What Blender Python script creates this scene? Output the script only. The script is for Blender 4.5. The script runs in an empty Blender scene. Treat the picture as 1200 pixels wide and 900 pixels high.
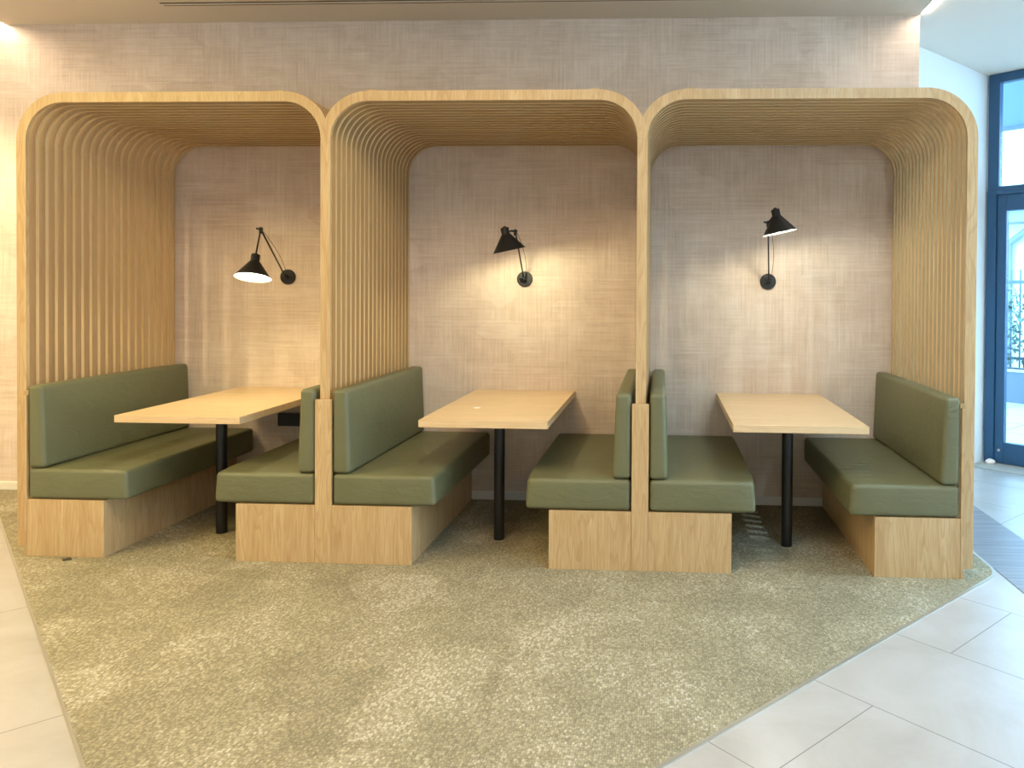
import bpy, bmesh, math, random
from mathutils import Vector, Matrix
random.seed(7)
C = bpy.context.scene.collection
PI = math.pi

# ------------------------------------------------------------------ dimensions (metres)
W = 1.58            # bay width, post centre to post centre
T = 0.05            # rib depth across the post
D = 1.22            # depth of the arches
H = 2.355           # height of the arches
R_OUT = 0.24        # outer corner radius
CEIL = 3.139
BULK = 3.1256
WALL_END = 4.874
BASE_Z = 0.042      # the arches hang just clear of the carpet

# ------------------------------------------------------------------ helpers
def link(o, parent=None):
    C.objects.link(o)
    if parent is not None:
        o.parent = parent
    return o

def obj(name, bm, mat, parent=None, smooth=False):
    bmesh.ops.recalc_face_normals(bm, faces=bm.faces[:])
    me = bpy.data.meshes.new(name)
    bm.to_mesh(me); bm.free()
    if mat: me.materials.append(mat)
    if smooth:
        for p in me.polygons: p.use_smooth = True
    o = bpy.data.objects.new(name, me)
    return link(o, parent)

def empty(name, loc=(0, 0, 0), rz=0.0):
    o = bpy.data.objects.new(name, None)
    o.empty_display_size = 0.1
    o.location = loc; o.rotation_euler = (0, 0, rz)
    return link(o)

def tag(o, label, cat, group=None, kind=None):
    o['label'] = label; o['category'] = cat
    if group: o['group'] = group
    if kind: o['kind'] = kind
    return o

def struct(o, label=None):
    o['kind'] = 'structure'
    if label: o['label'] = label
    return o

def box(bm, x0, x1, y0, y1, z0, z1, bevel=0.0, M=None):
    vs = [bm.verts.new((x, y, z)) for x in (x0, x1) for y in (y0, y1) for z in (z0, z1)]
    idx = [(0, 1, 3, 2), (4, 6, 7, 5), (0, 4, 5, 1), (2, 3, 7, 6), (0, 2, 6, 4), (1, 5, 7, 3)]
    fs = [bm.faces.new([vs[i] for i in f]) for f in idx]
    if bevel:
        es = list({e for f in fs for e in f.edges})
        r = bmesh.ops.bevel(bm, geom=es, offset=bevel, segments=2, affect='EDGES', profile=0.5)
        vs = list({v for f in r['faces'] for v in f.verts} | {v for v in vs if v.is_valid})
    if M is not None:
        bmesh.ops.transform(bm, matrix=M, verts=[v for v in vs if v.is_valid])
    return bm

def tube(bm, p0, p1, r, seg=12):
    p0 = Vector(p0); p1 = Vector(p1); d = p1 - p0
    q = d.to_track_quat('Z', 'Y').to_matrix().to_4x4()
    M = Matrix.Translation((p0 + p1) / 2) @ q
    bmesh.ops.create_cone(bm, cap_ends=True, segments=seg, radius1=r, radius2=r, depth=d.length, matrix=M)
    return bm

def ball(bm, c, r):
    bmesh.ops.create_uvsphere(bm, u_segments=14, v_segments=8, radius=r, matrix=Matrix.Translation(c))
    return bm

def lathe(bm, prof, M=None, seg=40, close=False):
    rings = []
    for r, z in prof:
        if r < 1e-6:
            rings.append([bm.verts.new((0, 0, z))])
        else:
            rings.append([bm.verts.new((r * math.cos(2 * PI * k / seg), r * math.sin(2 * PI * k / seg), z)) for k in range(seg)])
    for a, b in zip(rings, rings[1:]):
        for k in range(seg):
            k2 = (k + 1) % seg
            if len(a) == 1 and len(b) == 1: continue
            if len(a) == 1: bm.faces.new((a[0], b[k], b[k2]))
            elif len(b) == 1: bm.faces.new((a[k], b[0], a[k2]))
            else: bm.faces.new((a[k], b[k], b[k2], a[k2]))
    if M is not None:
        bmesh.ops.transform(bm, matrix=M, verts=[v for ring in rings for v in ring])
    return bm

def prism_y(bm, poly, y0, y1):
    """poly: list of (x,z) outline, extruded along y"""
    a = [bm.verts.new((x, y0, z)) for x, z in poly]
    b = [bm.verts.new((x, y1, z)) for x, z in poly]
    n = len(poly)
    bm.faces.new(a); bm.faces.new(b[::-1])
    for i in range(n):
        j = (i + 1) % n
        bm.faces.new((a[i], b[i], b[j], a[j]))

def prism_z(bm, poly, z0, z1):
    a = [bm.verts.new((x, y, z0)) for x, y in poly]
    b = [bm.verts.new((x, y, z1)) for x, y in poly]
    n = len(poly)
    bm.faces.new(a); bm.faces.new(b[::-1])
    for i in range(n):
        j = (i + 1) % n
        bm.faces.new((a[i], b[i], b[j], a[j]))

def cushion(bm, x0, x1, y0, y1, z0, z1, r=0.022, crown=(0, 0, 0), shift=None, n=10):
    """upholstered block: rounded edges, slightly crowned faces"""
    h = Vector(((x1 - x0) / 2, (y1 - y0) / 2, (z1 - z0) / 2))
    c = Vector(((x1 + x0) / 2, (y1 + y0) / 2, (z1 + z0) / 2))
    def samples(hh):
        e = [-hh + r * t for t in (0, 0.25, 0.5, 0.75)]
        m = [-hh + r + (2 * hh - 2 * r) * k / n for k in range(n + 1)]
        return e + m + [-v for v in e[::-1]]
    S = [samples(h[i]) for i in range(3)]
    cache = {}
    def vert(p):
        q = Vector([max(-(h[i] - r), min(h[i] - r, p[i])) for i in range(3)])
        d = p - q
        if d.length > 1e-9: p2 = q + d.normalized() * r
        else: p2 = p.copy()
        u = [p2[i] / h[i] for i in range(3)]
        for i in range(3):
            j, k = (i + 1) % 3, (i + 2) % 3
            p2[i] += crown[i] * u[i] * max(0, 1 - u[j] ** 2) * max(0, 1 - u[k] ** 2)
        if shift: p2 = Vector(shift(p2, u))
        key = (round(p.x, 6), round(p.y, 6), round(p.z, 6))
        if key not in cache: cache[key] = bm.verts.new(p2 + c)
        return cache[key]
    for ax in range(3):
        a1, a2 = (ax + 1) % 3, (ax + 2) % 3
        for s in (-1, 1):
            for i in range(len(S[a1]) - 1):
                for j in range(len(S[a2]) - 1):
                    pts = []
                    for di, dj in ((0, 0), (1, 0), (1, 1), (0, 1)):
                        p = Vector((0, 0, 0)); p[ax] = s * h[ax]; p[a1] = S[a1][i + di]; p[a2] = S[a2][j + dj]
                        pts.append(vert(p))
                    try: bm.faces.new(pts)
                    except ValueError: pass
    return bm

# ------------------------------------------------------------------ materials
class NT:
    def __init__(s, name):
        s.m = bpy.data.materials.new(name); s.m.use_nodes = True
        s.t = s.m.node_tree; s.t.nodes.clear()
        s.out = s.t.nodes.new('ShaderNodeOutputMaterial')
        s.bsdf = s.t.nodes.new('ShaderNodeBsdfPrincipled')
        s.t.links.new(s.bsdf.outputs[0], s.out.inputs[0])
    def n(s, typ, **kw):
        nd = s.t.nodes.new(typ)
        for k, v in kw.items():
            if k.startswith('i_'):
                nd.inputs[k[2:].replace('_', ' ')].default_value = v
            else: setattr(nd, k, v)
        return nd
    def l(s, a, b): s.t.links.new(a, b)
    def pos(s):
        return s.n('ShaderNodeNewGeometry').outputs['Position']
    def scale(s, v, sc, loc=(0, 0, 0), rot=(0, 0, 0)):
        mp = s.n('ShaderNodeMapping')
        mp.inputs['Scale'].default_value = sc; mp.inputs['Location'].default_value = loc; mp.inputs['Rotation'].default_value = rot
        s.l(v, mp.inputs['Vector']); return mp.outputs[0]
    def noise(s, v, scale=1.0, detail=3.0, rough=0.5, dist=0.0):
        nd = s.n('ShaderNodeTexNoise'); s.l(v, nd.inputs['Vector'])
        nd.inputs['Scale'].default_value = scale; nd.inputs['Detail'].default_value = detail
        nd.inputs['Roughness'].default_value = rough; nd.inputs['Distortion'].default_value = dist
        return nd.outputs['Fac']
    def ramp(s, f, stops):
        nd = s.n('ShaderNodeValToRGB'); cr = nd.color_ramp
        while len(cr.elements) < len(stops): cr.elements.new(0.5)
        for e, (p, c) in zip(cr.elements, stops):
            e.position = p
            e.color = (c, c, c, 1) if isinstance(c, (int, float)) else (*c, 1)
        s.l(f, nd.inputs[0]); return nd.outputs[0]
    def math(s, op, a, b=None, c=None):
        nd = s.n('ShaderNodeMath', operation=op)
        for i, v in enumerate((a, b, c)):
            if v is None: continue
            if isinstance(v, (int, float)): nd.inputs[i].default_value = v
            else: s.l(v, nd.inputs[i])
        return nd.outputs[0]
    def mix(s, f, a, b, blend='MIX'):
        nd = s.n('ShaderNodeMix', data_type='RGBA', blend_type=blend)
        for i, v in ((0, f), (6, a), (7, b)):
            if isinstance(v, (int, float)): nd.inputs[i].default_value = v
            elif isinstance(v, tuple): nd.inputs[i].default_value = (*v, 1)
            else: s.l(v, nd.inputs[i])
        return nd.outputs[2]
    def bump(s, f, strength=0.2, dist=0.002):
        nd = s.n('ShaderNodeBump'); s.l(f, nd.inputs['Height'])
        nd.inputs['Strength'].default_value = strength; nd.inputs['Distance'].default_value = dist
        s.l(nd.outputs[0], s.bsdf.inputs['Normal'])
    def set(s, color=None, rough=None, **kw):
        b = s.bsdf
        if color is not None:
            if isinstance(color, tuple): b.inputs['Base Color'].default_value = (*color, 1)
            else: s.l(color, b.inputs['Base Color'])
        if rough is not None:
            if isinstance(rough, (int, float)): b.inputs['Roughness'].default_value = rough
            else: s.l(rough, b.inputs['Roughness'])
        for k, v in kw.items(): b.inputs[k.replace('_', ' ')].default_value = v
        return s.m

def S(r, g, b):
    f = lambda c: (c / 255 / 12.92) if c / 255 <= 0.04045 else ((c / 255 + 0.055) / 1.055) ** 2.4
    return (f(r), f(g), f(b))

def wood(name, axis, light, mid, dark, strip=0.0, rough=0.42, grain=1.0):
    """oak laminate with the grain along one axis"""
    k = NT(name); p = k.pos()
    sc = {'z': (1, 1, 0.045), 'x': (0.045, 1, 1), 'y': (1, 0.045, 1)}[axis]
    v = k.scale(p, sc)
    fine = k.noise(v, 210, 4, 0.6)
    broad = k.noise(v, 22, 3, 0.55, 0.6)
    # cathedral figure: distorted bands
    sc2 = {'z': (1, 1, 0.10), 'x': (0.10, 1, 1), 'y': (1, 0.10, 1)}[axis]
    w = k.noise(k.scale(p, sc2), 9, 2, 0.5, 0.3)
    bands = k.math('FRACT', k.math('MULTIPLY', w, 16))
    bands = k.ramp(bands, [(0.0, 0.0), (0.55, 0.15), (0.9, 1.0), (1.0, 0.0)])
    col = k.mix(k.ramp(broad, [(0.3, 0.0), (0.7, 1.0)]), mid, light)
    col = k.mix(k.math('MULTIPLY', bands, 0.30 * grain), col, dark)
    col = k.mix(k.math('MULTIPLY', k.ramp(fine, [(0.42, 0.0), (0.68, 1.0)]), 0.35 * grain), col, dark)
    if strip:
        sx = k.n('ShaderNodeSeparateXYZ'); k.l(p, sx.inputs[0])
        key = {'z': k.math('ADD', sx.outputs['X'], k.math('MULTIPLY', sx.outputs['Y'], 1.0)), 'x': sx.outputs['Y'], 'y': sx.outputs['X']}[axis]
        wn = k.n('ShaderNodeTexWhiteNoise', noise_dimensions='1D')
        k.l(k.math('FLOOR', k.math('DIVIDE', key, strip)), wn.inputs['W'])
        col = k.mix(k.math('MULTIPLY', wn.outputs['Value'], 0.28), col, dark)
    k.bump(fine, 0.08, 0.0006)
    return k.set(col, rough)

OAK = wood('oak_vertical', 'z', S(204, 178, 138), S(190, 161, 117), S(163, 127, 83), strip=0.071, grain=1.5)
OAK_RIB = wood('oak_rib', 'z', S(179, 151, 110), S(168, 139, 98), S(139, 108, 70), grain=0.5)  # slat sides: darker oak standing in for shade between the slats
OAK_LIT = wood('oak_lit_edge', 'z', S(211, 179, 131), S(198, 165, 116), S(164, 129, 83), grain=0.35)  # narrow slat faces: lamplight put into the colour as lighter oak
OAK_X = wood('oak_along', 'x', S(179, 152, 111), S(168, 140, 98), S(139, 109, 70), grain=0.3)  # ceiling slat sides, with the same painted-in shade
OAK_LIT_X = wood('oak_lit_edge_along', 'x', S(208, 178, 130), S(196, 164, 115), S(163, 128, 82), grain=0.25)  # ceiling slat narrow faces, with the same painted-in light
OAK_TOP = wood('oak_tabletop', 'x', S(219, 193, 156), S(207, 178, 137), S(185, 151, 110), strip=0.0, rough=0.38)

def make_fabric():
    k = NT('olive_upholstery'); p = k.pos()
    n1 = k.noise(p, 3.2, 3, 0.55)
    n2 = k.noise(p, 700, 2, 0.5)
    fold = k.noise(k.scale(p, (1, 1, 2.2)), 13, 3, 0.55, 0.8)
    col = k.mix(n1, S(93, 94, 67), S(107, 107, 78))
    h = k.math('ADD', k.math('MULTIPLY', fold, 1.0), k.math('MULTIPLY', n2, 0.04))
    k.bump(h, 0.34, 0.010)
    return k.set(col, 0.52)
FABRIC = make_fabric()

def make_wallpaper():
    """woven textile wallcovering in blocks of horizontal and vertical threads"""
    k = NT('woven_wallcovering'); p = k.pos()
    hz = k.noise(k.scale(p, (2.2, 1, 75)), 1.0, 4, 0.65)
    vt = k.noise(k.scale(p, (75, 1, 2.2)), 1.0, 4, 0.65)
    hz2 = k.noise(k.scale(p, (6, 1, 260)), 1.0, 3, 0.6)
    vt2 = k.noise(k.scale(p, (260, 1, 6)), 1.0, 3, 0.6)
    blk = k.n('ShaderNodeTexVoronoi', distance='CHEBYCHEV'); blk.inputs['Scale'].default_value = 1.0
    warp = k.noise(p, 5.0, 2, 0.5)
    k.l(k.scale(p, (3.2, 0.001, 4.6)), blk.inputs['Vector'])
    bs = k.n('ShaderNodeSeparateColor'); k.l(blk.outputs['Color'], bs.inputs[0])
    sel = k.ramp(k.math('ADD', k.math('MULTIPLY', bs.outputs[0], 0.45), k.math('MULTIPLY', warp, 0.55)), [(0.38, 0.25), (0.62, 0.75)])
    th = k.mix(sel, hz, vt)
    th2 = k.mix(0.5, hz2, vt2)
    gx = k.noise(k.scale(p, (9, 1, 9)), 1.0, 3, 0.6)
    cloud = k.noise(p, 1.9, 4, 0.65)
    f = k.math('ADD', k.math('MULTIPLY', th, 0.42), k.math('ADD', k.math('MULTIPLY', th2, 0.24), k.math('ADD', k.math('MULTIPLY', cloud, 0.20), k.math('ADD', k.math('MULTIPLY', gx, 0.12), k.math('MULTIPLY', bs.outputs[1], 0.05)))))
    col = k.ramp(f, [(0.38, S(186, 165, 148)), (0.5, S(211, 192, 175)), (0.60, S(226, 210, 196)), (0.70, S(243, 233, 223))])
    k.bump(th2, 0.15, 0.001)
    return k.set(col, 0.8)
WALLPAPER = make_wallpaper()

def make_carpet():
    k = NT('olive_loop_carpet'); p = k.pos()
    # big soft patches of carpet tile, 0.5 m grid
    wn = k.n('ShaderNodeTexVoronoi', distance='CHEBYCHEV'); wn.inputs['Scale'].default_value = 1.0
    k.l(k.scale(p, (2.4, 1.7, 0.001)), wn.inputs['Vector'])
    bs = k.n('ShaderNodeSeparateColor'); k.l(wn.outputs['Color'], bs.inputs[0])
    v2 = k.n('ShaderNodeTexVoronoi', distance='MANHATTAN'); v2.inputs['Scale'].default_value = 1.0
    k.l(k.scale(p, (4.4, 3.0, 0.001), loc=(7.9, 4.1, 0)), v2.inputs['Vector'])
    bs2 = k.n('ShaderNodeSeparateColor'); k.l(v2.outputs['Color'], bs2.inputs[0])
    soft = k.noise(p, 2.6, 4, 0.65)
    patch = k.math('ADD', k.math('MULTIPLY', bs.outputs[0], 0.15), k.math('ADD', k.math('MULTIPLY', bs2.outputs[1], 0.13), k.math('MULTIPLY', soft, 0.62)))
    loops = k.n('ShaderNodeTexVoronoi', distance='EUCLIDEAN'); loops.inputs['Scale'].default_value = 1.0; loops.inputs['Randomness'].default_value = 0.6
    k.l(k.scale(p, (125, 78, 1)), loops.inputs['Vector'])
    ls = k.n('ShaderNodeSeparateColor'); k.l(loops.outputs['Color'], ls.inputs[0])
    thread = k.math('ADD', k.math('MULTIPLY', ls.outputs[0], 0.46), k.math('MULTIPLY', patch, 1.05))
    col = k.ramp(thread, [(0.34, S(131, 123, 99)), (0.62, S(149, 140, 113)), (0.86, S(167, 158, 131)), (1.0, S(191, 182, 162))])
    gap = k.ramp(loops.outputs['Distance'], [(0.25, 1.0), (0.75, 0.62)])
    col = k.mix(1.0, col, gap, 'MULTIPLY')
    hh = k.math('SUBTRACT', 1.0, loops.outputs['Distance'])
    k.bump(hh, 0.5, 0.006)
    return k.set(col, 0.95)
CARPET = make_carpet()

def make_tile():
    """60 x 120 porcelain slabs laid at 45 degrees, half bond"""
    k = NT('porcelain_tile'); p = k.pos()
    sx = k.n('ShaderNodeSeparateXYZ'); k.l(p, sx.inputs[0])
    a = k.math('SUBTRACT', k.math('ADD', sx.outputs['X'], sx.outputs['Y']), 1.555)
    b = k.math('SUBTRACT', sx.outputs['X'], sx.outputs['Y'])
    ra = k.math('DIVIDE', a, 0.80)
    row = k.math('FLOOR', ra)
    fa = k.math('FRACT', ra)
    par = k.math('FLOORED_MODULO', row, 2.0)
    bb = k.math('DIVIDE', k.math('ADD', b, k.math('ADD', k.math('MULTIPLY', par, 0.8), 0.81)), 1.6)
    fb = k.math('FRACT', bb); colid = k.math('FLOOR', bb)
    ea = k.math('MINIMUM', fa, k.math('SUBTRACT', 1.0, fa))
    eb = k.math('MULTIPLY', k.math('MINIMUM', fb, k.math('SUBTRACT', 1.0, fb)), 2.0)
    e = k.math('MINIMUM', ea, eb)
    grout = k.math('LESS_THAN', e, 0.0034)
    wn = k.n('ShaderNodeTexWhiteNoise', noise_dimensions='2D')
    cv = k.n('ShaderNodeCombineXYZ'); k.l(row, cv.inputs[0]); k.l(colid, cv.inputs[1]); k.l(cv.outputs[0], wn.inputs['Vector'])
    vein = k.noise(k.scale(p, (1, 1, 1), rot=(0, 0, 0.4)), 2.6, 6, 0.62, 0.8)
    speck = k.noise(p, 190, 3, 0.6)
    col = k.ramp(vein, [(0.3, S(158, 153, 149)), (0.5, S(169, 165, 162)), (0.7, S(177, 174, 174))])
    col = k.mix(k.math('MULTIPLY', wn.outputs['Value'], 0.10), col, S(172, 165, 159))
    col = k.mix(k.math('MULTIPLY', k.ramp(speck, [(0.55, 0.0), (0.75, 1.0)]), 0.10), col, S(158, 150, 144))
    col = k.mix(grout, col, S(123, 118, 114))
    return k.set(col, k.math('ADD', 0.30, k.math('MULTIPLY', grout, 0.5)))
TILE = make_tile()

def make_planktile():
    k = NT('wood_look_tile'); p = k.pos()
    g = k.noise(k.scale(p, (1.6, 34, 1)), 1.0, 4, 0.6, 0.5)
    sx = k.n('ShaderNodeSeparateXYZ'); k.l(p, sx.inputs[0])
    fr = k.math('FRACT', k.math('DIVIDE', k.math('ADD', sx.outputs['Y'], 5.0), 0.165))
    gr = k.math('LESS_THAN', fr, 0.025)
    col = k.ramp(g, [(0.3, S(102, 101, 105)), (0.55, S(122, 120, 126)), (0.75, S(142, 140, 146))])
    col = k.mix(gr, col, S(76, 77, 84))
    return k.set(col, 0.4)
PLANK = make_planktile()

def plain(name, color, rough=0.5, vary=0.04, scale=8.0, **kw):
    k = NT(name)
    n = k.noise(k.pos(), scale, 3, 0.5)
    dk = tuple(max(0, c * (1 - vary)) for c in color); lt = tuple(min(1, c * (1 + vary)) for c in color)
    return k.set(k.mix(n, dk, lt), rough, **kw)

WHITE_PAINT = plain('white_paint', S(232, 232, 230), 0.7, 0.02, 3)
CEIL_PAINT = plain('white_ceiling_paint', S(236, 224, 210), 0.75, 0.02, 2)
BULK_PAINT = plain('beige_ceiling_panel', S(208, 197, 180), 0.65, 0.03, 2)
BASEB = plain('baseboard_white', S(232, 228, 220), 0.45, 0.02)
BLACK = plain('black_powdercoat', S(15, 16, 19), 0.45, 0.1, 40)
BLACK_LEG = plain('black_leg_paint', S(16, 17, 20), 0.35, 0.1, 40)
SLOT_DARK = plain('dark_slot', S(30, 26, 22), 0.6)
SHADE_IN = plain('white_shade_lining', S(245, 243, 238), 0.5, 0.01)
TRIM = plain('aluminium_trim', S(178, 174, 164), 0.35, 0.05, 30, Metallic=0.6)
FRAME_BLUE = plain('anthracite_frame', S(38, 80, 114), 0.4, 0.05, 20)
SILL = plain('grey_stone', S(168, 164, 156), 0.6, 0.1, 25)
DISC = plain('white_plastic', S(238, 236, 230), 0.4, 0.01)
STONE_BIT = plain('pale_stone', S(238, 222, 212), 0.7, 0.06, 60)
SCRAP = plain('dark_scrap', S(78, 64, 44), 0.8, 0.2, 90)
PAVING_OUT = None
def make_terrace():
    k = NT('terrace_paving'); p = k.pos()
    sx = k.n('ShaderNodeSeparateXYZ'); k.l(p, sx.inputs[0])
    a = k.math('FRACT', k.math('DIVIDE', k.math('ADD', sx.outputs['X'], sx.outputs['Y']), 0.9))
    b = k.math('FRACT', k.math('DIVIDE', k.math('SUBTRACT', sx.outputs['X'], sx.outputs['Y']), 0.9))
    g = k.math('MAXIMUM', k.math('LESS_THAN', a, 0.022), k.math('LESS_THAN', b, 0.022))
    n = k.noise(p, 5, 4, 0.6)
    col = k.mix(g, k.mix(n, S(168, 172, 174), S(196, 198, 198)), S(110, 116, 122))
    return k.set(col, 0.7)
TERRACE = make_terrace()
PLANTER = plain('grey_render', S(112, 122, 132), 0.8, 0.06, 6)
HOUSE = plain('pale_render', S(226, 228, 228), 0.8, 0.03, 2)
EAVE = plain('grey_blue_eave', S(132, 146, 162), 0.6, 0.05, 4)
ROOFM = plain('pale_roof', S(188, 196, 204), 0.7, 0.06, 8)
PIPE = plain('zinc_pipe', S(126, 140, 158), 0.4, 0.05, 10)
FENCE = plain('fence_paint', S(104, 124, 142), 0.5, 0.05, 20)
LEAF = plain('hedge_leaf', S(112, 138, 126), 0.6, 0.35, 14)
AWN = plain('canopy_underside', S(112, 138, 168), 0.7, 0.03, 3)

def emit(name, color, strength):
    m = bpy.data.materials.new(name); m.use_nodes = True
    t = m.node_tree; t.nodes.clear()
    o = t.nodes.new('ShaderNodeOutputMaterial'); e = t.nodes.new('ShaderNodeEmission')
    e.inputs[0].default_value = (*color, 1); e.inputs[1].default_value = strength
    t.links.new(e.outputs[0], o.inputs[0]); return m
LED = emit('led_strip', (1.0, 0.86, 0.72), 75.0)
LED_WARM = emit('led_strip_warm', (1.0, 0.82, 0.60), 130.0)
BULB = emit('lamp_bulb', (1.0, 0.90, 0.62), 14.0)

def glass(name, tint):
    m = bpy.data.materials.new(name); m.use_nodes = True
    t = m.node_tree; t.nodes.clear()
    o = t.nodes.new('ShaderNodeOutputMaterial')
    tr = t.nodes.new('ShaderNodeBsdfTransparent'); tr.inputs[0].default_value = (*tint, 1)
    gl = t.nodes.new('ShaderNodeBsdfGlossy'); gl.inputs['Roughness'].default_value = 0.02
    fr = t.nodes.new('ShaderNodeFresnel'); fr.inputs[0].default_value = 1.45
    mx = t.nodes.new('ShaderNodeMixShader')
    mul = t.nodes.new('ShaderNodeMath'); mul.operation = 'MULTIPLY'; mul.inputs[1].default_value = 0.5
    t.links.new(fr.outputs[0], mul.inputs[0]); t.links.new(mul.outputs[0], mx.inputs[0])
    t.links.new(tr.outputs[0], mx.inputs[1]); t.links.new(gl.outputs[0], mx.inputs[2]); t.links.new(mx.outputs[0], o.inputs[0])
    return m
GLASS = glass('blue_tinted_glass', (0.74, 0.90, 1.0))


# ------------------------------------------------------------------ the room
bm = bmesh.new(); box(bm, -3.2, 16, -9.4, 3.0, -0.06, -0.004)
# cut the slab along the window wall: rebuild as polygon instead
bm.free(); bm = bmesh.new()
prism_z(bm, [(-3.2, -9.4), (15.2, -9.4), (15.2, -7.62), (5.96, 1.62), (4.9, 0.6), (-3.2, 0.6)], -0.06, -0.004)
struct(obj('floor', bm, TILE))

bm = bmesh.new(); box(bm, -3.2, WALL_END, 0.0, 0.46, -0.05, CEIL + 0.1)
struct(obj('wall_back', bm, WALLPAPER))
A = Vector((5.885, 1.470, 0)); s45 = math.sqrt(0.5)
def along(s, v, z=0):  # window-wall frame: s along the glazing towards the viewer, v outwards
    return Vector((A.x + s * s45 + v * s45, A.y - s * s45 + v * s45, z))
WM = Matrix.Translation(A) @ Matrix.Rotation(-PI / 4, 4, 'Z')   # local x = s, local y = v
bm = bmesh.new()
prism_z(bm, [(WALL_END, 0.46), (A.x + 0.02, A.y), (A.x + 0.16, A.y + 0.14), (A.x - 0.1, A.y + 0.4), (WALL_END, 0.86)], -0.05, CEIL + 0.1)
struct(obj('wall_right', bm, WHITE_PAINT))
bm = bmesh.new(); box(bm, -3.4, -3.2, -9.4, 0.46, -0.05, CEIL + 0.1)
struct(obj('wall_left', bm, WHITE_PAINT))
bm = bmesh.new(); box(bm, -3.4, 15.2, -9.6, -9.4, -0.05, CEIL + 0.1)
struct(obj('wall_front', bm, WHITE_PAINT))

bm = bmesh.new()
prism_z(bm, [(4.905, -9.4), (15.2, -9.4), (15.2, -7.7), (5.96, 1.55), (5.8, 1.55), (4.905, 0.6)], CEIL, CEIL + 0.12)
box(bm, -3.2, -1.185, -9.4, 0.0, CEIL, CEIL + 0.12)
box(bm, -1.185, 4.905, -9.4, 0.0, CEIL + 0.06, CEIL + 0.12)
struct(obj('ceiling', bm, CEIL_PAINT))
bm = bmesh.new(); box(bm, -1.15, 4.872, -9.4, 0.0, BULK, CEIL + 0.055)
bulk = struct(obj('ceiling_panel', bm, BULK_PAINT))

bm = bmesh.new(); box(bm, -3.2, WALL_END - 0.002, -0.011, 0.0, 0.0, 0.0545, 0.002)
struct(obj('baseboard_back', bm, BASEB))

# LED strips in the two joints between the lowered panel and the white ceiling
for x, where in ((4.888, 'thin glowing ceiling light line beside white right-hand ceiling'), (-1.168, 'glowing ceiling light line at the left end of beige ceiling panel')):
    t = empty('led_strip', (x, -4.2, BULK))
    bm = bmesh.new(); box(bm, -0.006, 0.006, -4.2, 4.19, 0.004, 0.012); obj('diffuser', bm, LED if x > 0 else LED_WARM, t)
    bm = bmesh.new(); box(bm, -0.012, 0.012, -4.2, 4.19, 0.0125, 0.03); obj('housing', bm, WHITE_PAINT, t)
    tag(t, where, 'ceiling light')

# slot diffuser in the lowered panel
t = empty('slot_diffuser', (0.15, -0.33, BULK))
for dy in (-0.022, 0.018):
    bm = bmesh.new(); box(bm, 0.0, 4.5, dy - 0.006, dy + 0.006, -0.0015, 0.0); obj('slot', bm, SLOT_DARK, t)
bm = bmesh.new(); box(bm, 0.0, 4.5, -0.012, 0.008, -0.004, 0.0, 0.001); obj('divider_bar', bm, BULK_PAINT, t)
tag(t, 'long narrow dark air slot in beige ceiling panel above the booths', 'air vent')

# ------------------------------------------------------------------ carpet
def carpet_outline():
    Rr = 0.22; cx = 4.91 - Rr
    # arc tangent to X = 4.91 and to the 45 degree edge x - y = 6.05
    cy = cx - 6.05 + Rr * math.sqrt(2)
    arc = [(cx + Rr * math.cos(a), cy + Rr * math.sin(a)) for a in [(-PI / 4) + k * (PI / 4) / 8 for k in range(9)]]
    return arc
arc = carpet_outline()
apex = ((6.05 - 1.27) / 2, (-1.27 - 6.05) / 2)
poly = [(-1.27, 0.0), apex] + arc + [(4.91, 0.0)]
carpet = empty('carpet', (2.0, -1.5, -0.004))
def local(pts, o): return [(x - o[0], y - o[1]) for x, y in pts]
co = (2.0, -1.5)
bm = bmesh.new(); prism_z(bm, local(poly, co), 0.0, 0.004); obj('pile', bm, CARPET, carpet)
def ribbon(pts, w, z0, z1):
    bm = bmesh.new(); L = []; Rg = []
    for i, p in enumerate(pts):
        a = Vector(pts[max(0, i - 1)]); b = Vector(pts[min(len(pts) - 1, i + 1)])
        d = (b - a).normalized(); n = Vector((d.y, -d.x)); p = Vector(p)
        L.append((p.x, p.y)); q = p + n * w; Rg.append((q.x, q.y))
    prism_z(bm, L + Rg[::-1], z0, z1); return bm
obj('edge_trim', ribbon(local([apex] + arc + [(4.91, -0.02)], co), 0.016, 0.0, 0.0038), TRIM, carpet)
obj('edge_trim', ribbon(local([(-1.25, -0.02), apex], co), 0.010, 0.0, 0.0038), TRIM, carpet)
tag(carpet, 'olive and cream patterned loop carpet laid under the three booths', 'carpet')

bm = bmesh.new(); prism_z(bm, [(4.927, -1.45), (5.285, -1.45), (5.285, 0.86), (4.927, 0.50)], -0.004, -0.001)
struct(obj('trim_1', bm, PLANK), 'grey wood-look floor strip beside right-hand booth')

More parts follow.
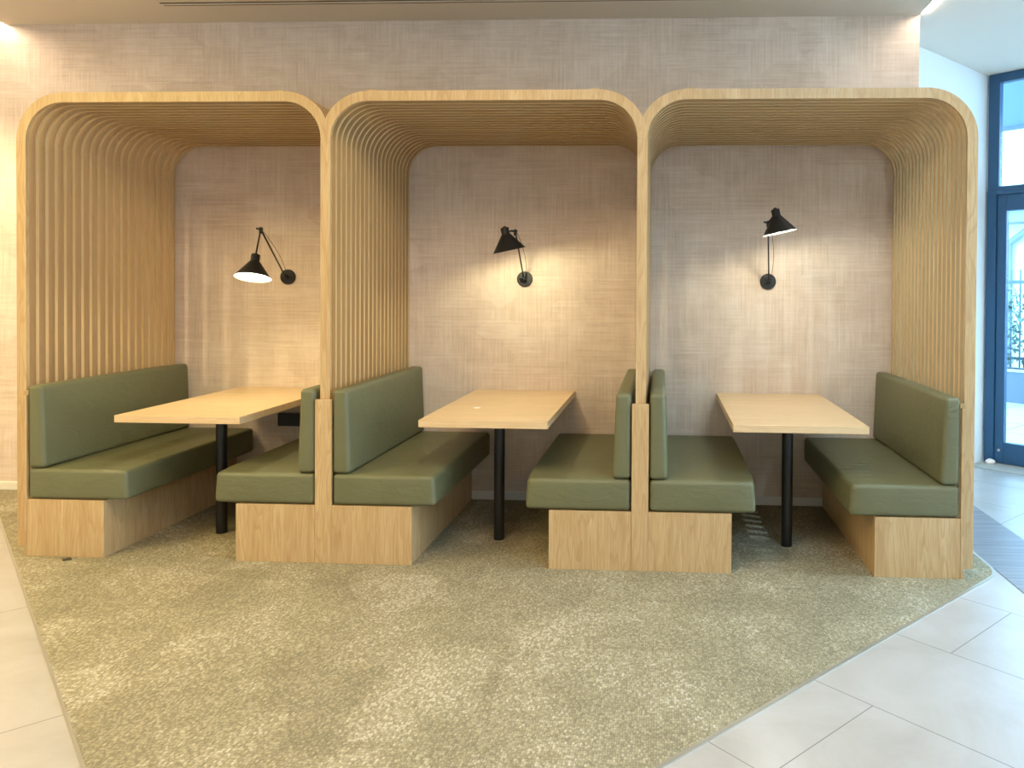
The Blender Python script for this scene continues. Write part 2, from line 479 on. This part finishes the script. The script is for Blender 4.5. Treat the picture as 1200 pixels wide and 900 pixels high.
# ------------------------------------------------------------------ glazing
door = struct(empty('door_1', A)); door.rotation_euler = (0, 0, -PI / 4)
win = struct(empty('window_1', A)); win.rotation_euler = (0, 0, -PI / 4)
S1 = 1.16
bm = bmesh.new()   # transom frame: head, jambs, bar
box(bm, 0.03, 0.117, -0.02, 0.05, 2.232, 3.137, 0.004); box(bm, S1 - 0.08, S1, -0.02, 0.05, 2.232, 3.137, 0.004)
box(bm, 0.117, S1 - 0.08, -0.02, 0.05, 3.066, 3.137, 0.004); box(bm, 0.03, S1, -0.02, 0.05, 2.2005, 2.2318)
obj('window_frame', bm, FRAME_BLUE, win)
bm = bmesh.new(); box(bm, 0.117, S1 - 0.08, 0.012, 0.020, 2.232, 3.066); obj('pane', bm, GLASS, win)
bm = bmesh.new()
box(bm, 0.03, 0.103, -0.03, 0.06, 0.0, 2.2, 0.004); box(bm, S1 - 0.07, S1, -0.03, 0.06, 0.0, 2.2, 0.004); box(bm, 0.103, S1 - 0.07, -0.03, 0.06, 2.166, 2.2, 0.003)
obj('door_frame', bm, FRAME_BLUE, door)
bm = bmesh.new()
box(bm, 0.106, 0.178, -0.012, 0.045, 0.008, 2.163, 0.005); box(bm, S1 - 0.145, S1 - 0.073, -0.012, 0.045, 0.008, 2.163, 0.005)
box(bm, 0.178, S1 - 0.145, -0.012, 0.045, 0.008, 0.174, 0.004); box(bm, 0.178, S1 - 0.145, -0.012, 0.045, 2.036, 2.163, 0.004)
leaf = obj('door_leaf', bm, FRAME_BLUE, door)
bm = bmesh.new(); box(bm, 0.178, S1 - 0.145, 0.012, 0.020, 0.174, 2.036); obj('pane', bm, GLASS, leaf)
bm = bmesh.new()
for z in (1.0, 1.12): ball(bm, (S1 - 0.11, -0.05, z), 0.011)
tube(bm, (S1 - 0.11, -0.05, 0.98), (S1 - 0.11, -0.05, 1.3), 0.011); tube(bm, (S1 - 0.11, -0.05, 1.0), (S1 - 0.11, -0.012, 1.0), 0.008); tube(bm, (S1 - 0.11, -0.05, 1.28), (S1 - 0.11, -0.012, 1.28), 0.008)
obj('door_handle', bm, TRIM, leaf)
bm = bmesh.new(); tube(bm, (0.142, -0.016, 0.11), (0.142, -0.012, 0.11), 0.011); obj('screw_cap', bm, TRIM, leaf)
bm = bmesh.new(); box(bm, -0.25, S1 + 3.6, -0.27, 0.06, -0.05, 0.002, 0.003); obj('threshold', bm, SILL, door)
win2 = struct(empty('window_2', A)); win2.rotation_euler = (0, 0, -PI / 4)
bm = bmesh.new()
for k in range(4): box(bm, S1 + 0.005 + k * 1.15, S1 + 0.085 + k * 1.15, -0.02, 0.05, 0.003, 3.137)
for k in range(3):
    for z0, z1 in ((0.003, 0.1), (2.166, 2.236), (3.066, 3.137)): box(bm, S1 + 0.085 + k * 1.15, S1 + 0.005 + (k + 1) * 1.15, -0.02, 0.05, z0, z1)
obj('window_frame', bm, FRAME_BLUE, win2)
for k in range(3):
    bm = bmesh.new(); box(bm, S1 + 0.085 + k * 1.15, S1 + 0.005 + (k + 1) * 1.15, 0.012, 0.020, 0.1, 3.066); obj('pane', bm, GLASS, win2)

bm = bmesh.new()
bmesh.ops.create_icosphere(bm, subdivisions=3, radius=0.034)
for v in bm.verts:
    k = 1 + 0.16 * math.sin(v.co.x * 90 + 1) * math.sin(v.co.y * 70) + 0.1 * math.sin(v.co.z * 110)
    v.co = Vector((v.co.x * 1.1 * k, v.co.y * k, max(-0.012, v.co.z * 0.85 * k)))
o = obj('pebble', bm, STONE_BIT, None, True); o.location = along(0.10, -0.075, 0.014)
tag(o, 'small pale pebble lying on stone sill at foot of door frame', 'pebble')
bm = bmesh.new()
bmesh.ops.create_icosphere(bm, subdivisions=2, radius=0.02)
for v in bm.verts:
    v.co = Vector((v.co.x * (1.1 + 0.4 * math.sin(v.co.y * 160)), v.co.y * 0.8, v.co.z * 0.25 + 0.004 * math.sin(v.co.x * 200)))
o = obj('leaf_scrap', bm, SCRAP, None, True); o.location = (0.285, -1.285, 0.005)
tag(o, 'tiny dark scrap on carpet in front of left-hand bench', 'scrap')

# ------------------------------------------------------------------ slatted arches
N_RIB = 20; PITCH = 0.0625; RW = 0.020
RIB_Y = [-D + k * PITCH for k in range(N_RIB)]
R_IN = R_OUT - T

def corner_poly(xo, side, xclip, n=14):
    """quarter ring; xo = outer face of the post, side=+1 for a left corner; outer line clipped at xclip"""
    cx = xo + side * R_OUT; cz = H - R_OUT
    outer = []; inner = []
    for k in range(n + 1):
        a = PI / 2 * k / n
        x = cx - side * R_OUT * math.cos(a); z = cz + R_OUT * math.sin(a)
        if xclip is not None: x = max(x, xclip) if side > 0 else min(x, xclip)
        outer.append((x, z)); inner.append((cx - side * R_IN * math.cos(a), cz + R_IN * math.sin(a)))
    return outer + inner[::-1]

def arch(i, label):
    x0 = i * W; x1 = (i + 1) * W
    root = empty('booth_arch', ((x0 + x1) / 2, -D / 2, BASE_Z))
    off = Vector((-(x0 + x1) / 2, D / 2, -BASE_Z))
    g = 0.0006
    lo = x0 - T / 2 if i == 0 else x0; ri = x1 + T / 2 if i == 2 else x1
    zs = H - R_OUT
    pl = corner_poly(x0 - T / 2, 1, None if i == 0 else x0)
    pr = corner_poly(x1 + T / 2, -1, None if i == 2 else x1)
    xa = x0 - T / 2 + R_OUT; xb = x1 + T / 2 - R_OUT
    def part(name, mat, fn, ys, edge=None):
        bm = bmesh.new()
        for y in ys: fn(bm, y)
        bmesh.ops.translate(bm, vec=off, verts=bm.verts[:])
        o = obj(name, bm, mat, root)
        if edge:   # narrow faces of each slat painted lighter, as if lit by the lamps
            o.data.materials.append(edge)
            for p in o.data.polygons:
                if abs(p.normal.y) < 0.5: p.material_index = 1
        return o
    def post_l(bm, y): box(bm, lo, x0 + T / 2, y, y + RW, BASE_Z, zs - g)
    def post_r(bm, y): box(bm, x1 - T / 2, ri, y, y + RW, BASE_Z, zs - g)
    def cor_l(bm, y): prism_y(bm, pl, y, y + RW)
    def cor_r(bm, y): prism_y(bm, pr, y, y + RW)
    def top(bm, y): box(bm, xa + g, xb - g, y, y + RW, H - T, H)
    f = RIB_Y[:1]; r = RIB_Y[1:]
    part('front_post', OAK, post_l, f); part('front_post', OAK, post_r, f)
    part('front_corner', OAK, cor_l, f); part('front_corner', OAK, cor_r, f)
    part('lintel', OAK, top, f)
    part('slat_wall', OAK_RIB, post_l, r, OAK_LIT); part('slat_wall', OAK_RIB, post_r, r, OAK_LIT)
    part('slat_corner', OAK_RIB, cor_l, r, OAK_LIT); part('slat_corner', OAK_RIB, cor_r, r, OAK_LIT)
    part('slat_ceiling', OAK_X, top, r, OAK_LIT_X)
    caps = ([xa + 0.02] if i > 0 else []) + ([xb - 0.02] if i < 2 else [])
    for cx in caps:
        bm = bmesh.new(); box(bm, cx - 0.022, cx + 0.022, -D - 0.001, -D + RW, H + 0.0002, H + 0.006, 0.001)
        bmesh.ops.translate(bm, vec=off, verts=bm.verts[:]); obj('joint_cap', bm, OAK, root)
    # fixing battens above the slats, back to front, as on the built ceiling
    tag(root, label, 'booth', 'slatted oak booth arches')
    return root
arch(0, 'left booth arch of slatted oak, nearest the bare left wall, lamp hanging low inside')
arch(1, 'middle booth arch of slatted oak, sharing posts with both neighbouring arches')
arch(2, 'right booth arch of slatted oak, nearest the blue door, its right slat wall in view')

# ------------------------------------------------------------------ benches
PZ = 0.289
BF = -D - 0.02      # front plane of the benches
def bench_side(root, c, s, ylen, loc):
    """one seat: s = +1 seat to the right of post centre c"""
    def X(a, b): return (c + a - loc[0], c + b - loc[0]) if s > 0 else (c - b - loc[0], c - a - loc[0])
    oy = -loc[1]
    x0, x1 = X(0.0425, 0.447)
    bm = bmesh.new(); box(bm, x0, x1, BF + oy, BF + 0.018 + oy, 0.0, PZ, 0.0012); obj('front_panel', bm, OAK, root)
    x0, x1 = X(0.030, 0.4455)
    bm = bmesh.new(); box(bm, x0, x1, BF + 0.0185 + oy, -0.013 + oy, 0.0, PZ - 0.002); obj('plinth', bm, OAK, root)
    x0, x1 = X(0.047, 0.566)
    def seat_shift(p, u):
        # free front corner pulled in a little, like a stuffed cover
        edge = max(0.0, u[0] * s) ** 6 * max(0.0, -u[1]) ** 10
        return (p.x - s * 0.012 * edge * (0.5 + 0.5 * u[2]), p.y + 0.010 * edge, p.z - 0.006 * edge * (u[2] > 0))
    bm = bmesh.new(); cushion(bm, x0, x1, BF + 0.001 + oy, -0.016 + oy, PZ + 0.003, 0.445, 0.020, (0.004, 0.004, 0.007), seat_shift)
    obj('seat_cushion', bm, FABRIC, root, True)
    x0, x1 = X(0.046, 0.136)
    def lean(p, u):
        f = (u[2] + 1) / 2
        k = (u[0] * s + 1) / 2
        return (p.x - s * 0.016 * f * k, p.y, p.z)
    bm = bmesh.new(); cushion(bm, x0, x1, BF + 0.002 + oy, -0.016 + oy, 0.448, 0.868, 0.020, (0.005, 0.003, 0.004), lean)
    obj('back_cushion', bm, FABRIC, root, True)

def bench(c, sides, label, group=None):
    loc = (c, -D / 2, 0.0)
    root = empty('bench', loc)
    w0 = -0.0415 if -1 in sides else -0.008
    w1 = 0.0415 if 1 in sides else 0.008
    if len(sides) == 1:
        s = sides[0]; w0, w1 = sorted((s * 0.0255, s * 0.0415))
    bm = bmesh.new()
    box(bm, w0, w1, BF + D / 2 - 0.001, BF + D / 2 + 0.0185, 0.0, 0.818, 0.0012)
    obj('upright_board', bm, OAK, root)
    if len(sides) == 1:   # small metal lug where the end board meets the post
        bm = bmesh.new(); box(bm, *sorted((s * 0.0255, s * 0.05)), BF + D / 2 + 0.003, BF + D / 2 + 0.019, 0.8185, 0.842, 0.001); obj('fixing_lug', bm, OAK_RIB, root)
    for s in sides: bench_side(root, c, s, 0, loc)
    tag(root, label, 'bench', group)
bench(0.0, (1,), 'single olive bench at the far left, its back to the outer left slat wall', 'green upholstered booth benches')
bench(W, (-1, 1), 'double back-to-back olive bench between left and middle booths', 'green upholstered booth benches')
bench(2 * W, (-1, 1), 'double back-to-back olive bench between middle and right booths', 'green upholstered booth benches')
bench(3 * W, (-1,), 'single dull olive bench at the far right, its back to the outer right slat wall', 'green upholstered booth benches')

# ------------------------------------------------------------------ tables
def table(cx, w, label):
    root = empty('table', (cx, -0.80, 0.0))
    bm = bmesh.new(); box(bm, -w / 2, w / 2, -0.404, 0.797, 0.681, 0.718, 0.0018); obj('tabletop', bm, OAK_TOP, root)
    bm = bmesh.new(); tube(bm, (0, 0, 0.0), (0, 0, 0.676), 0.0295, 32); obj('leg', bm, BLACK_LEG, root, False)
    bm = bmesh.new(); tube(bm, (0, 0, 0.6765), (0, 0, 0.6805), 0.09, 32); obj('mounting_plate', bm, BLACK_LEG, root)
    tag(root, label, 'table', 'oak booth tables')
    return root
table(0.804, 0.657, 'oak-topped table on one black leg in the left booth')
table(2.374, 0.650, 'oak-topped table with a white disc on it in the middle booth')
table(3.943, 0.657, 'oak-topped table on one black leg in the right booth')

bm = bmesh.new(); lathe(bm, [(0, 0), (0.0185, 0), (0.0185, 0.002), (0.017, 0.003), (0, 0.003)], None, 28)
o = obj('grommet_disc', bm, DISC); o.location = (2.244, -0.783, 0.718)
tag(o, 'small white disc set on the middle table top', 'disc')

bm = bmesh.new(); box(bm, 0.0, 0.15, -0.05, 0.0, 0.0, 0.083, 0.003)
t = empty('socket_box', (0.743, 0.0, 0.467))
obj('housing', bm, BLACK_LEG, t)
bm = bmesh.new(); box(bm, 0.012, 0.138, -0.053, -0.0505, 0.012, 0.071, 0.001); obj('cover', bm, BLACK, t)
tag(t, 'black box on the wall beneath the left table', 'socket box')

# ------------------------------------------------------------------ wall lamps
def shade_parts(root, rim, axis):
    """rim: centre of the opening; axis: direction the lamp shines"""
    d = Vector(axis).normalized()
    M = Matrix.Translation(rim) @ (-d).to_track_quat('Z', 'Y').to_matrix().to_4x4()   # local +z = towards the neck
    prof = [(0.098, 0.0), (0.0965, 0.0), (0.026, 0.096), (0.0225, 0.100), (0.0225, 0.134), (0.0, 0.136)]
    bm = bmesh.new()
    lathe(bm, [(0.099, 0.0), (0.0275, 0.097), (0.0245, 0.1005), (0.0245, 0.136), (0.021, 0.139), (0.0, 0.139)], M)
    sh = obj('shade', bm, BLACK, root, False)
    for p in sh.data.polygons: p.use_smooth = True
    bm = bmesh.new(); lathe(bm, [(0.0988, 0.0003), (0.0965, 0.0003), (0.0262, 0.095), (0.0, 0.097)], M)
    obj('shade_lining', bm, SHADE_IN, sh, True)
    bm = bmesh.new(); bmesh.ops.create_uvsphere(bm, u_segments=20, v_segments=12, radius=0.026, matrix=M @ Matrix.Translation((0, 0, 0.058)))
    b = obj('bulb', bm, BULB, sh, True)
    bm = bmesh.new(); tube(bm, M @ Vector((0, 0, 0.139)), M @ Vector((0, 0, 0.146)), 0.010, 12); ball(bm, M @ Vector((0.016, 0, 0.142)), 0.006)
    obj('neck_cap', bm, BLACK, sh)
    return M

def sconce(px, pz, joint, rim, axis, label, neck_knob, color=(1.0, 0.93, 0.58)):
    root = empty('wall_lamp', (px, 0.0, pz))
    o = Vector((px, 0, pz))
    rim = Vector(rim) - o; joint = Vector(joint) - o
    bm = bmesh.new(); lathe(bm, [(0, 0), (0.050, 0), (0.050, 0.012), (0.046, 0.017), (0, 0.018)], Matrix.Rotation(PI / 2, 4, 'X'), 36); obj('wall_plate', bm, BLACK, root, False)
    piv = Vector((0, -0.042, 0))
    bm = bmesh.new(); tube(bm, (0, -0.018, 0), piv, 0.010); ball(bm, piv, 0.015); tube(bm, piv + Vector((-0.026, 0, -0.004)), piv, 0.006); obj('pivot', bm, BLACK, root, True)
    bm = bmesh.new(); tube(bm, piv, joint, 0.0048, 10); obj('arm', bm, BLACK, root, True)
    bm = bmesh.new(); ball(bm, joint, 0.013); tube(bm, joint, joint + Vector((-0.026, 0.0, 0.004)), 0.0055, 10); tube(bm, joint + Vector((0, 0, -0.025)), joint, 0.010, 10); obj('elbow_joint', bm, BLACK, root, True)
    M = shade_parts(root, rim, axis)
    nk = M @ Vector((0, 0, 0.136 if neck_knob else 0.118))
    bm = bmesh.new(); tube(bm, joint, nk, 0.0045, 10); obj('shade_arm', bm, BLACK, root, True)
    # thin flex running beside the arm
    bm = bmesh.new()
    a = piv + Vector((0.012, 0, 0.012)); b = joint + Vector((0.012, 0.004, -0.012))
    pts = [a.lerp(b, k / 10) + Vector((0.020 * math.sin(PI * k / 10), 0, 0)) for k in range(11)]
    for p, q in zip(pts, pts[1:]): tube(bm, p, q, 0.0014, 6)
    obj('flex', bm, BLACK, root, True)
    tag(root, label, 'wall lamp', 'black wall lamps')
    # the lamp's own light
    d = Vector(axis).normalized()
    L = bpy.data.lights.new('lamp_light', 'POINT'); L.energy = LAMP_W; L.color = color; L.shadow_soft_size = 0.022
    lo = bpy.data.objects.new('lamp_light', L); link(lo); lo.location = o + rim - d * 0.024
LAMP_W = 12.4
sconce(0.791, 1.447, (0.985, -0.72, 1.705), (0.927, -0.70, 1.430), (0.015, -0.27, -0.95), 'black wall lamp with arm folded down, white lit opening facing out, left booth', True)
sconce(2.367, 1.443, (2.381, -0.41, 1.722), (2.350, -0.43, 1.606), (0.21, 0.09, -0.97), 'black wall lamp in middle booth, shade tilted above its wall plate', False)
sconce(3.937, 1.437, (3.872, -0.47, 1.772), (3.936, -0.50, 1.711), (0.21, -0.01, -0.97), 'black wall lamp in right booth, shade raised with bright rim showing', False, (1.0, 0.97, 0.76))

# ------------------------------------------------------------------ outside, seen through the door
bm = bmesh.new(); box(bm, -6, 9, 0.07, 16, -0.12, -0.05, 0, WM); struct(obj('ground', bm, TERRACE))
out_rot = -PI / 4
def outside(name, s, v, z):
    return empty(name, along(s, v, z), out_rot)
t = outside('planter', -1.4, 4.1, -0.05)
bm = bmesh.new(); box(bm, -2.6, 3.6, 0.0, 0.08, 0.0, 0.40); box(bm, -2.6, 3.6, 0.62, 0.70, 0.0, 0.40); box(bm, -2.6, -2.5, 0.08, 0.62, 0.0, 0.40); box(bm, 3.5, 3.6, 0.08, 0.62, 0.0, 0.40); obj('trough', bm, PLANTER, t)
bm = bmesh.new(); box(bm, -2.5, 3.5, 0.08, 0.62, 0.30, 0.36); obj('soil', bm, SCRAP, t)
bm = bmesh.new(); box(bm, -2.62, 3.62, -0.02, 0.10, 0.4005, 0.43, 0.004); obj('coping', bm, ROOFM, t)
tag(t, 'long grey planter wall on the terrace beyond the glass door', 'planter')
t = outside('fence', -1.4, 4.9, -0.05)
bm = bmesh.new(); box(bm, -2.6, 3.6, -0.02, 0.02, 1.56, 1.61); obj('rail', bm, FENCE, t)
bm = bmesh.new(); box(bm, -2.6, 3.6, -0.02, 0.02, 0.50, 0.54); obj('rail', bm, FENCE, t)
bm = bmesh.new()
for k in range(52): box(bm, -2.58 + k * 0.12, -2.56 + k * 0.12, -0.021, -0.001, 0.02, 1.76)
obj('pickets', bm, FENCE, t)
tag(t, 'dark metal railing behind the hedge outside the glass door', 'fence')
# hedge: leaves on a twiggy mass in the trough
t = outside('hedge', -1.4, 4.45, 0.383)
bm = bmesh.new()
for k in range(4600):
    x = random.uniform(-2.4, 3.4); y = random.gauss(0, 0.10); z = random.uniform(0.03, 1.12) * (1 - 0.15 * random.random())
    y = max(-0.2, min(0.2, y))
    a, b, c = (random.uniform(0, 2 * PI), random.uniform(-0.9, 0.9), random.uniform(0, 2 * PI))
    Mx = Matrix.Translation((x, y, z)) @ Matrix.Rotation(a, 4, 'Z') @ Matrix.Rotation(b, 4, 'X') @ Matrix.Rotation(c, 4, 'Y')
    l = random.uniform(0.03, 0.055); w = l * 0.5
    vs = [bm.verts.new(Mx @ Vector(q)) for q in ((-l, 0, 0), (-0.2 * l, -w, 0.006), (l, 0, 0), (-0.2 * l, w, 0.006))]
    bm.faces.new(vs)
me = bpy.data.meshes.new('foliage'); bm.to_mesh(me); bm.free(); me.materials.append(LEAF)
o = bpy.data.objects.new('foliage', me); link(o, t)
bm = bmesh.new()
for k in range(20):
    x = -2.35 + k * 0.3; tube(bm, (x, 0, 0.0), (x + random.uniform(-0.06, 0.06), random.uniform(-0.05, 0.05), 1.05), 0.008, 6)
obj('stems', bm, SCRAP, t)
tag(t, 'loose green hedge growing in the planter outside', 'hedge')
# neighbouring house
t = outside('house', -3.1, 8.5, -0.05)
bm = bmesh.new(); box(bm, -5.0, 5.0, 0.0, 4.0, 0.0, 2.86); obj('wall', bm, HOUSE, t)
bm = bmesh.new(); box(bm, -5.2, 5.2, -0.55, -0.02, 2.70, 2.90); obj('eave', bm, EAVE, t)
bm = bmesh.new()
vs = [(-5.2, -0.6, 2.905), (5.2, -0.6, 2.905), (5.2, 2.0, 4.0), (-5.2, 2.0, 4.0), (-5.2, 4.2, 2.905), (5.2, 4.2, 2.905)]
vv = [bm.verts.new(v) for v in vs]
for f in ((0, 1, 2, 3), (3, 2, 5, 4), (0, 3, 4), (1, 5, 2), (0, 4, 5, 1)): bm.faces.new([vv[i] for i in f])
obj('roof', bm, ROOFM, t)
bm = bmesh.new()
px = -0.02
tube(bm, (px, -0.08, 0.0), (px, -0.08, 2.36), 0.055, 12); ball(bm, (px, -0.08, 2.36), 0.056); tube(bm, (px, -0.08, 2.36), (px + 0.55, -0.30, 2.68), 0.055, 12)
obj('drainpipe', bm, PIPE, t)
bm = bmesh.new(); box(bm, -0.75, -0.2, 1.2, 1.7, 3.3, 4.55); obj('chimney', bm, HOUSE, t)
tag(t, 'pale neighbouring house with eave and drainpipe seen through the glass door', 'house')
t = outside('canopy', 0.0, 0.0, 3.30)
bm = bmesh.new(); box(bm, -5.0, 1.7, 0.07, 2.88, 0.0, 0.10); obj('canopy_panel', bm, AWN, t)
bm = bmesh.new(); box(bm, -5.0, 1.7, 2.885, 2.93, -0.04, 0.14); obj('canopy_edge', bm, EAVE, t)
for s in (-0.45, 1.5):
    bm = bmesh.new(); tube(bm, (s, 0.08, -0.06), (s - 0.30, 1.2, -0.015), 0.022, 10); obj('brace', bm, EAVE, t)
tag(t, 'pale blue canopy over the terrace, seen through the transom above the door', 'canopy')

# ------------------------------------------------------------------ light
w = bpy.data.worlds.new('sky'); bpy.context.scene.world = w; w.use_nodes = True
bg = w.node_tree.nodes['Background']; bg.inputs[0].default_value = (0.62, 0.84, 1.0, 1); bg.inputs[1].default_value = 9.5

def area(name, loc, size, energy, color, rot=(0, 0, 0), size_y=None):
    L = bpy.data.lights.new(name, 'AREA'); L.energy = energy; L.color = color; L.size = size
    if size_y: L.shape = 'RECTANGLE'; L.size_y = size_y
    o = bpy.data.objects.new(name, L); link(o); o.location = loc; o.rotation_euler = rot; return o
WARM = (1.0, 0.80, 0.50); NEUT = (1.0, 0.88, 0.68); COOL = (1.0, 0.96, 0.90)
area('ceiling_fill', (-0.6, -3.2, BULK - 0.01), 1.3, 108, (1.0, 0.78, 0.26))  # unseen warm fill, added to brighten the left side
area('ceiling_fill', (2.2, -3.3, BULK - 0.01), 1.3, 74, (1.0, 0.74, 0.43))  # unseen warm fill, added to brighten the middle
area('ceiling_fill', (4.4, -3.3, BULK - 0.01), 1.3, 46, (0.34, 0.70, 1.0))  # added blue fill, stands in for daylight and cools the right booth
def downlight(x, y, z, watts, color, deg=110):
    L = bpy.data.lights.new('downlight', 'SPOT'); L.energy = watts; L.color = color; L.spot_size = math.radians(deg); L.spot_blend = 0.5; L.shadow_soft_size = 0.03
    o = bpy.data.objects.new('downlight', L); link(o); o.location = (x, y, z - 0.012)
downlight(-1.6, -0.95, CEIL, 230, WARM, 122)
downlight(6.1, -1.3, CEIL, 240, (0.62, 0.86, 1.0), 130)

# ------------------------------------------------------------------ camera
FPX, PX, PY = 909.676, 731.678, 353.632
cam = bpy.data.cameras.new('camera'); co_ = bpy.data.objects.new('camera', cam); link(co_)
yaw, pitch, roll = 0.049402, 0.013607, 0.007105
def rows():
    def mm(a, b): return [[sum(a[i][k] * b[k][j] for k in range(3)) for j in range(3)] for i in range(3)]
    s, c = math.sin(yaw), math.cos(yaw); R1 = [[c, s, 0], [0, 0, -1], [-s, c, 0]]
    s, c = math.sin(pitch), math.cos(pitch); R2 = [[1, 0, 0], [0, c, -s], [0, s, c]]
    s, c = math.sin(roll), math.cos(roll); R3 = [[c, -s, 0], [s, c, 0], [0, 0, 1]]
    return mm(R3, mm(R2, R1))
Rw = rows()
X = Vector(Rw[0]); Y = -Vector(Rw[1]); Z = -Vector(Rw[2])
m = Matrix.Identity(4)
for i in range(3):
    m[i][0], m[i][1], m[i][2] = X[i], Y[i], Z[i]
m.translation = Vector((3.2643, -5.0187, 1.3685))
co_.matrix_world = m
cam.sensor_fit = 'HORIZONTAL'; cam.sensor_width = 36.0
cam.lens = FPX / 1200 * 36.0
cam.shift_x = -(PX - 600) / 1200
cam.shift_y = (PY - 450) / 1200
cam.clip_end = 200
sc = bpy.context.scene
sc.camera = co_
sc.view_settings.view_transform = 'Standard'; sc.view_settings.look = 'None'
sc.view_settings.exposure = 0.03; sc.view_settings.gamma = 1.0
sc.view_settings.use_curve_mapping = False
sc.cycles.use_denoising = True
sc.cycles.max_bounces = 10
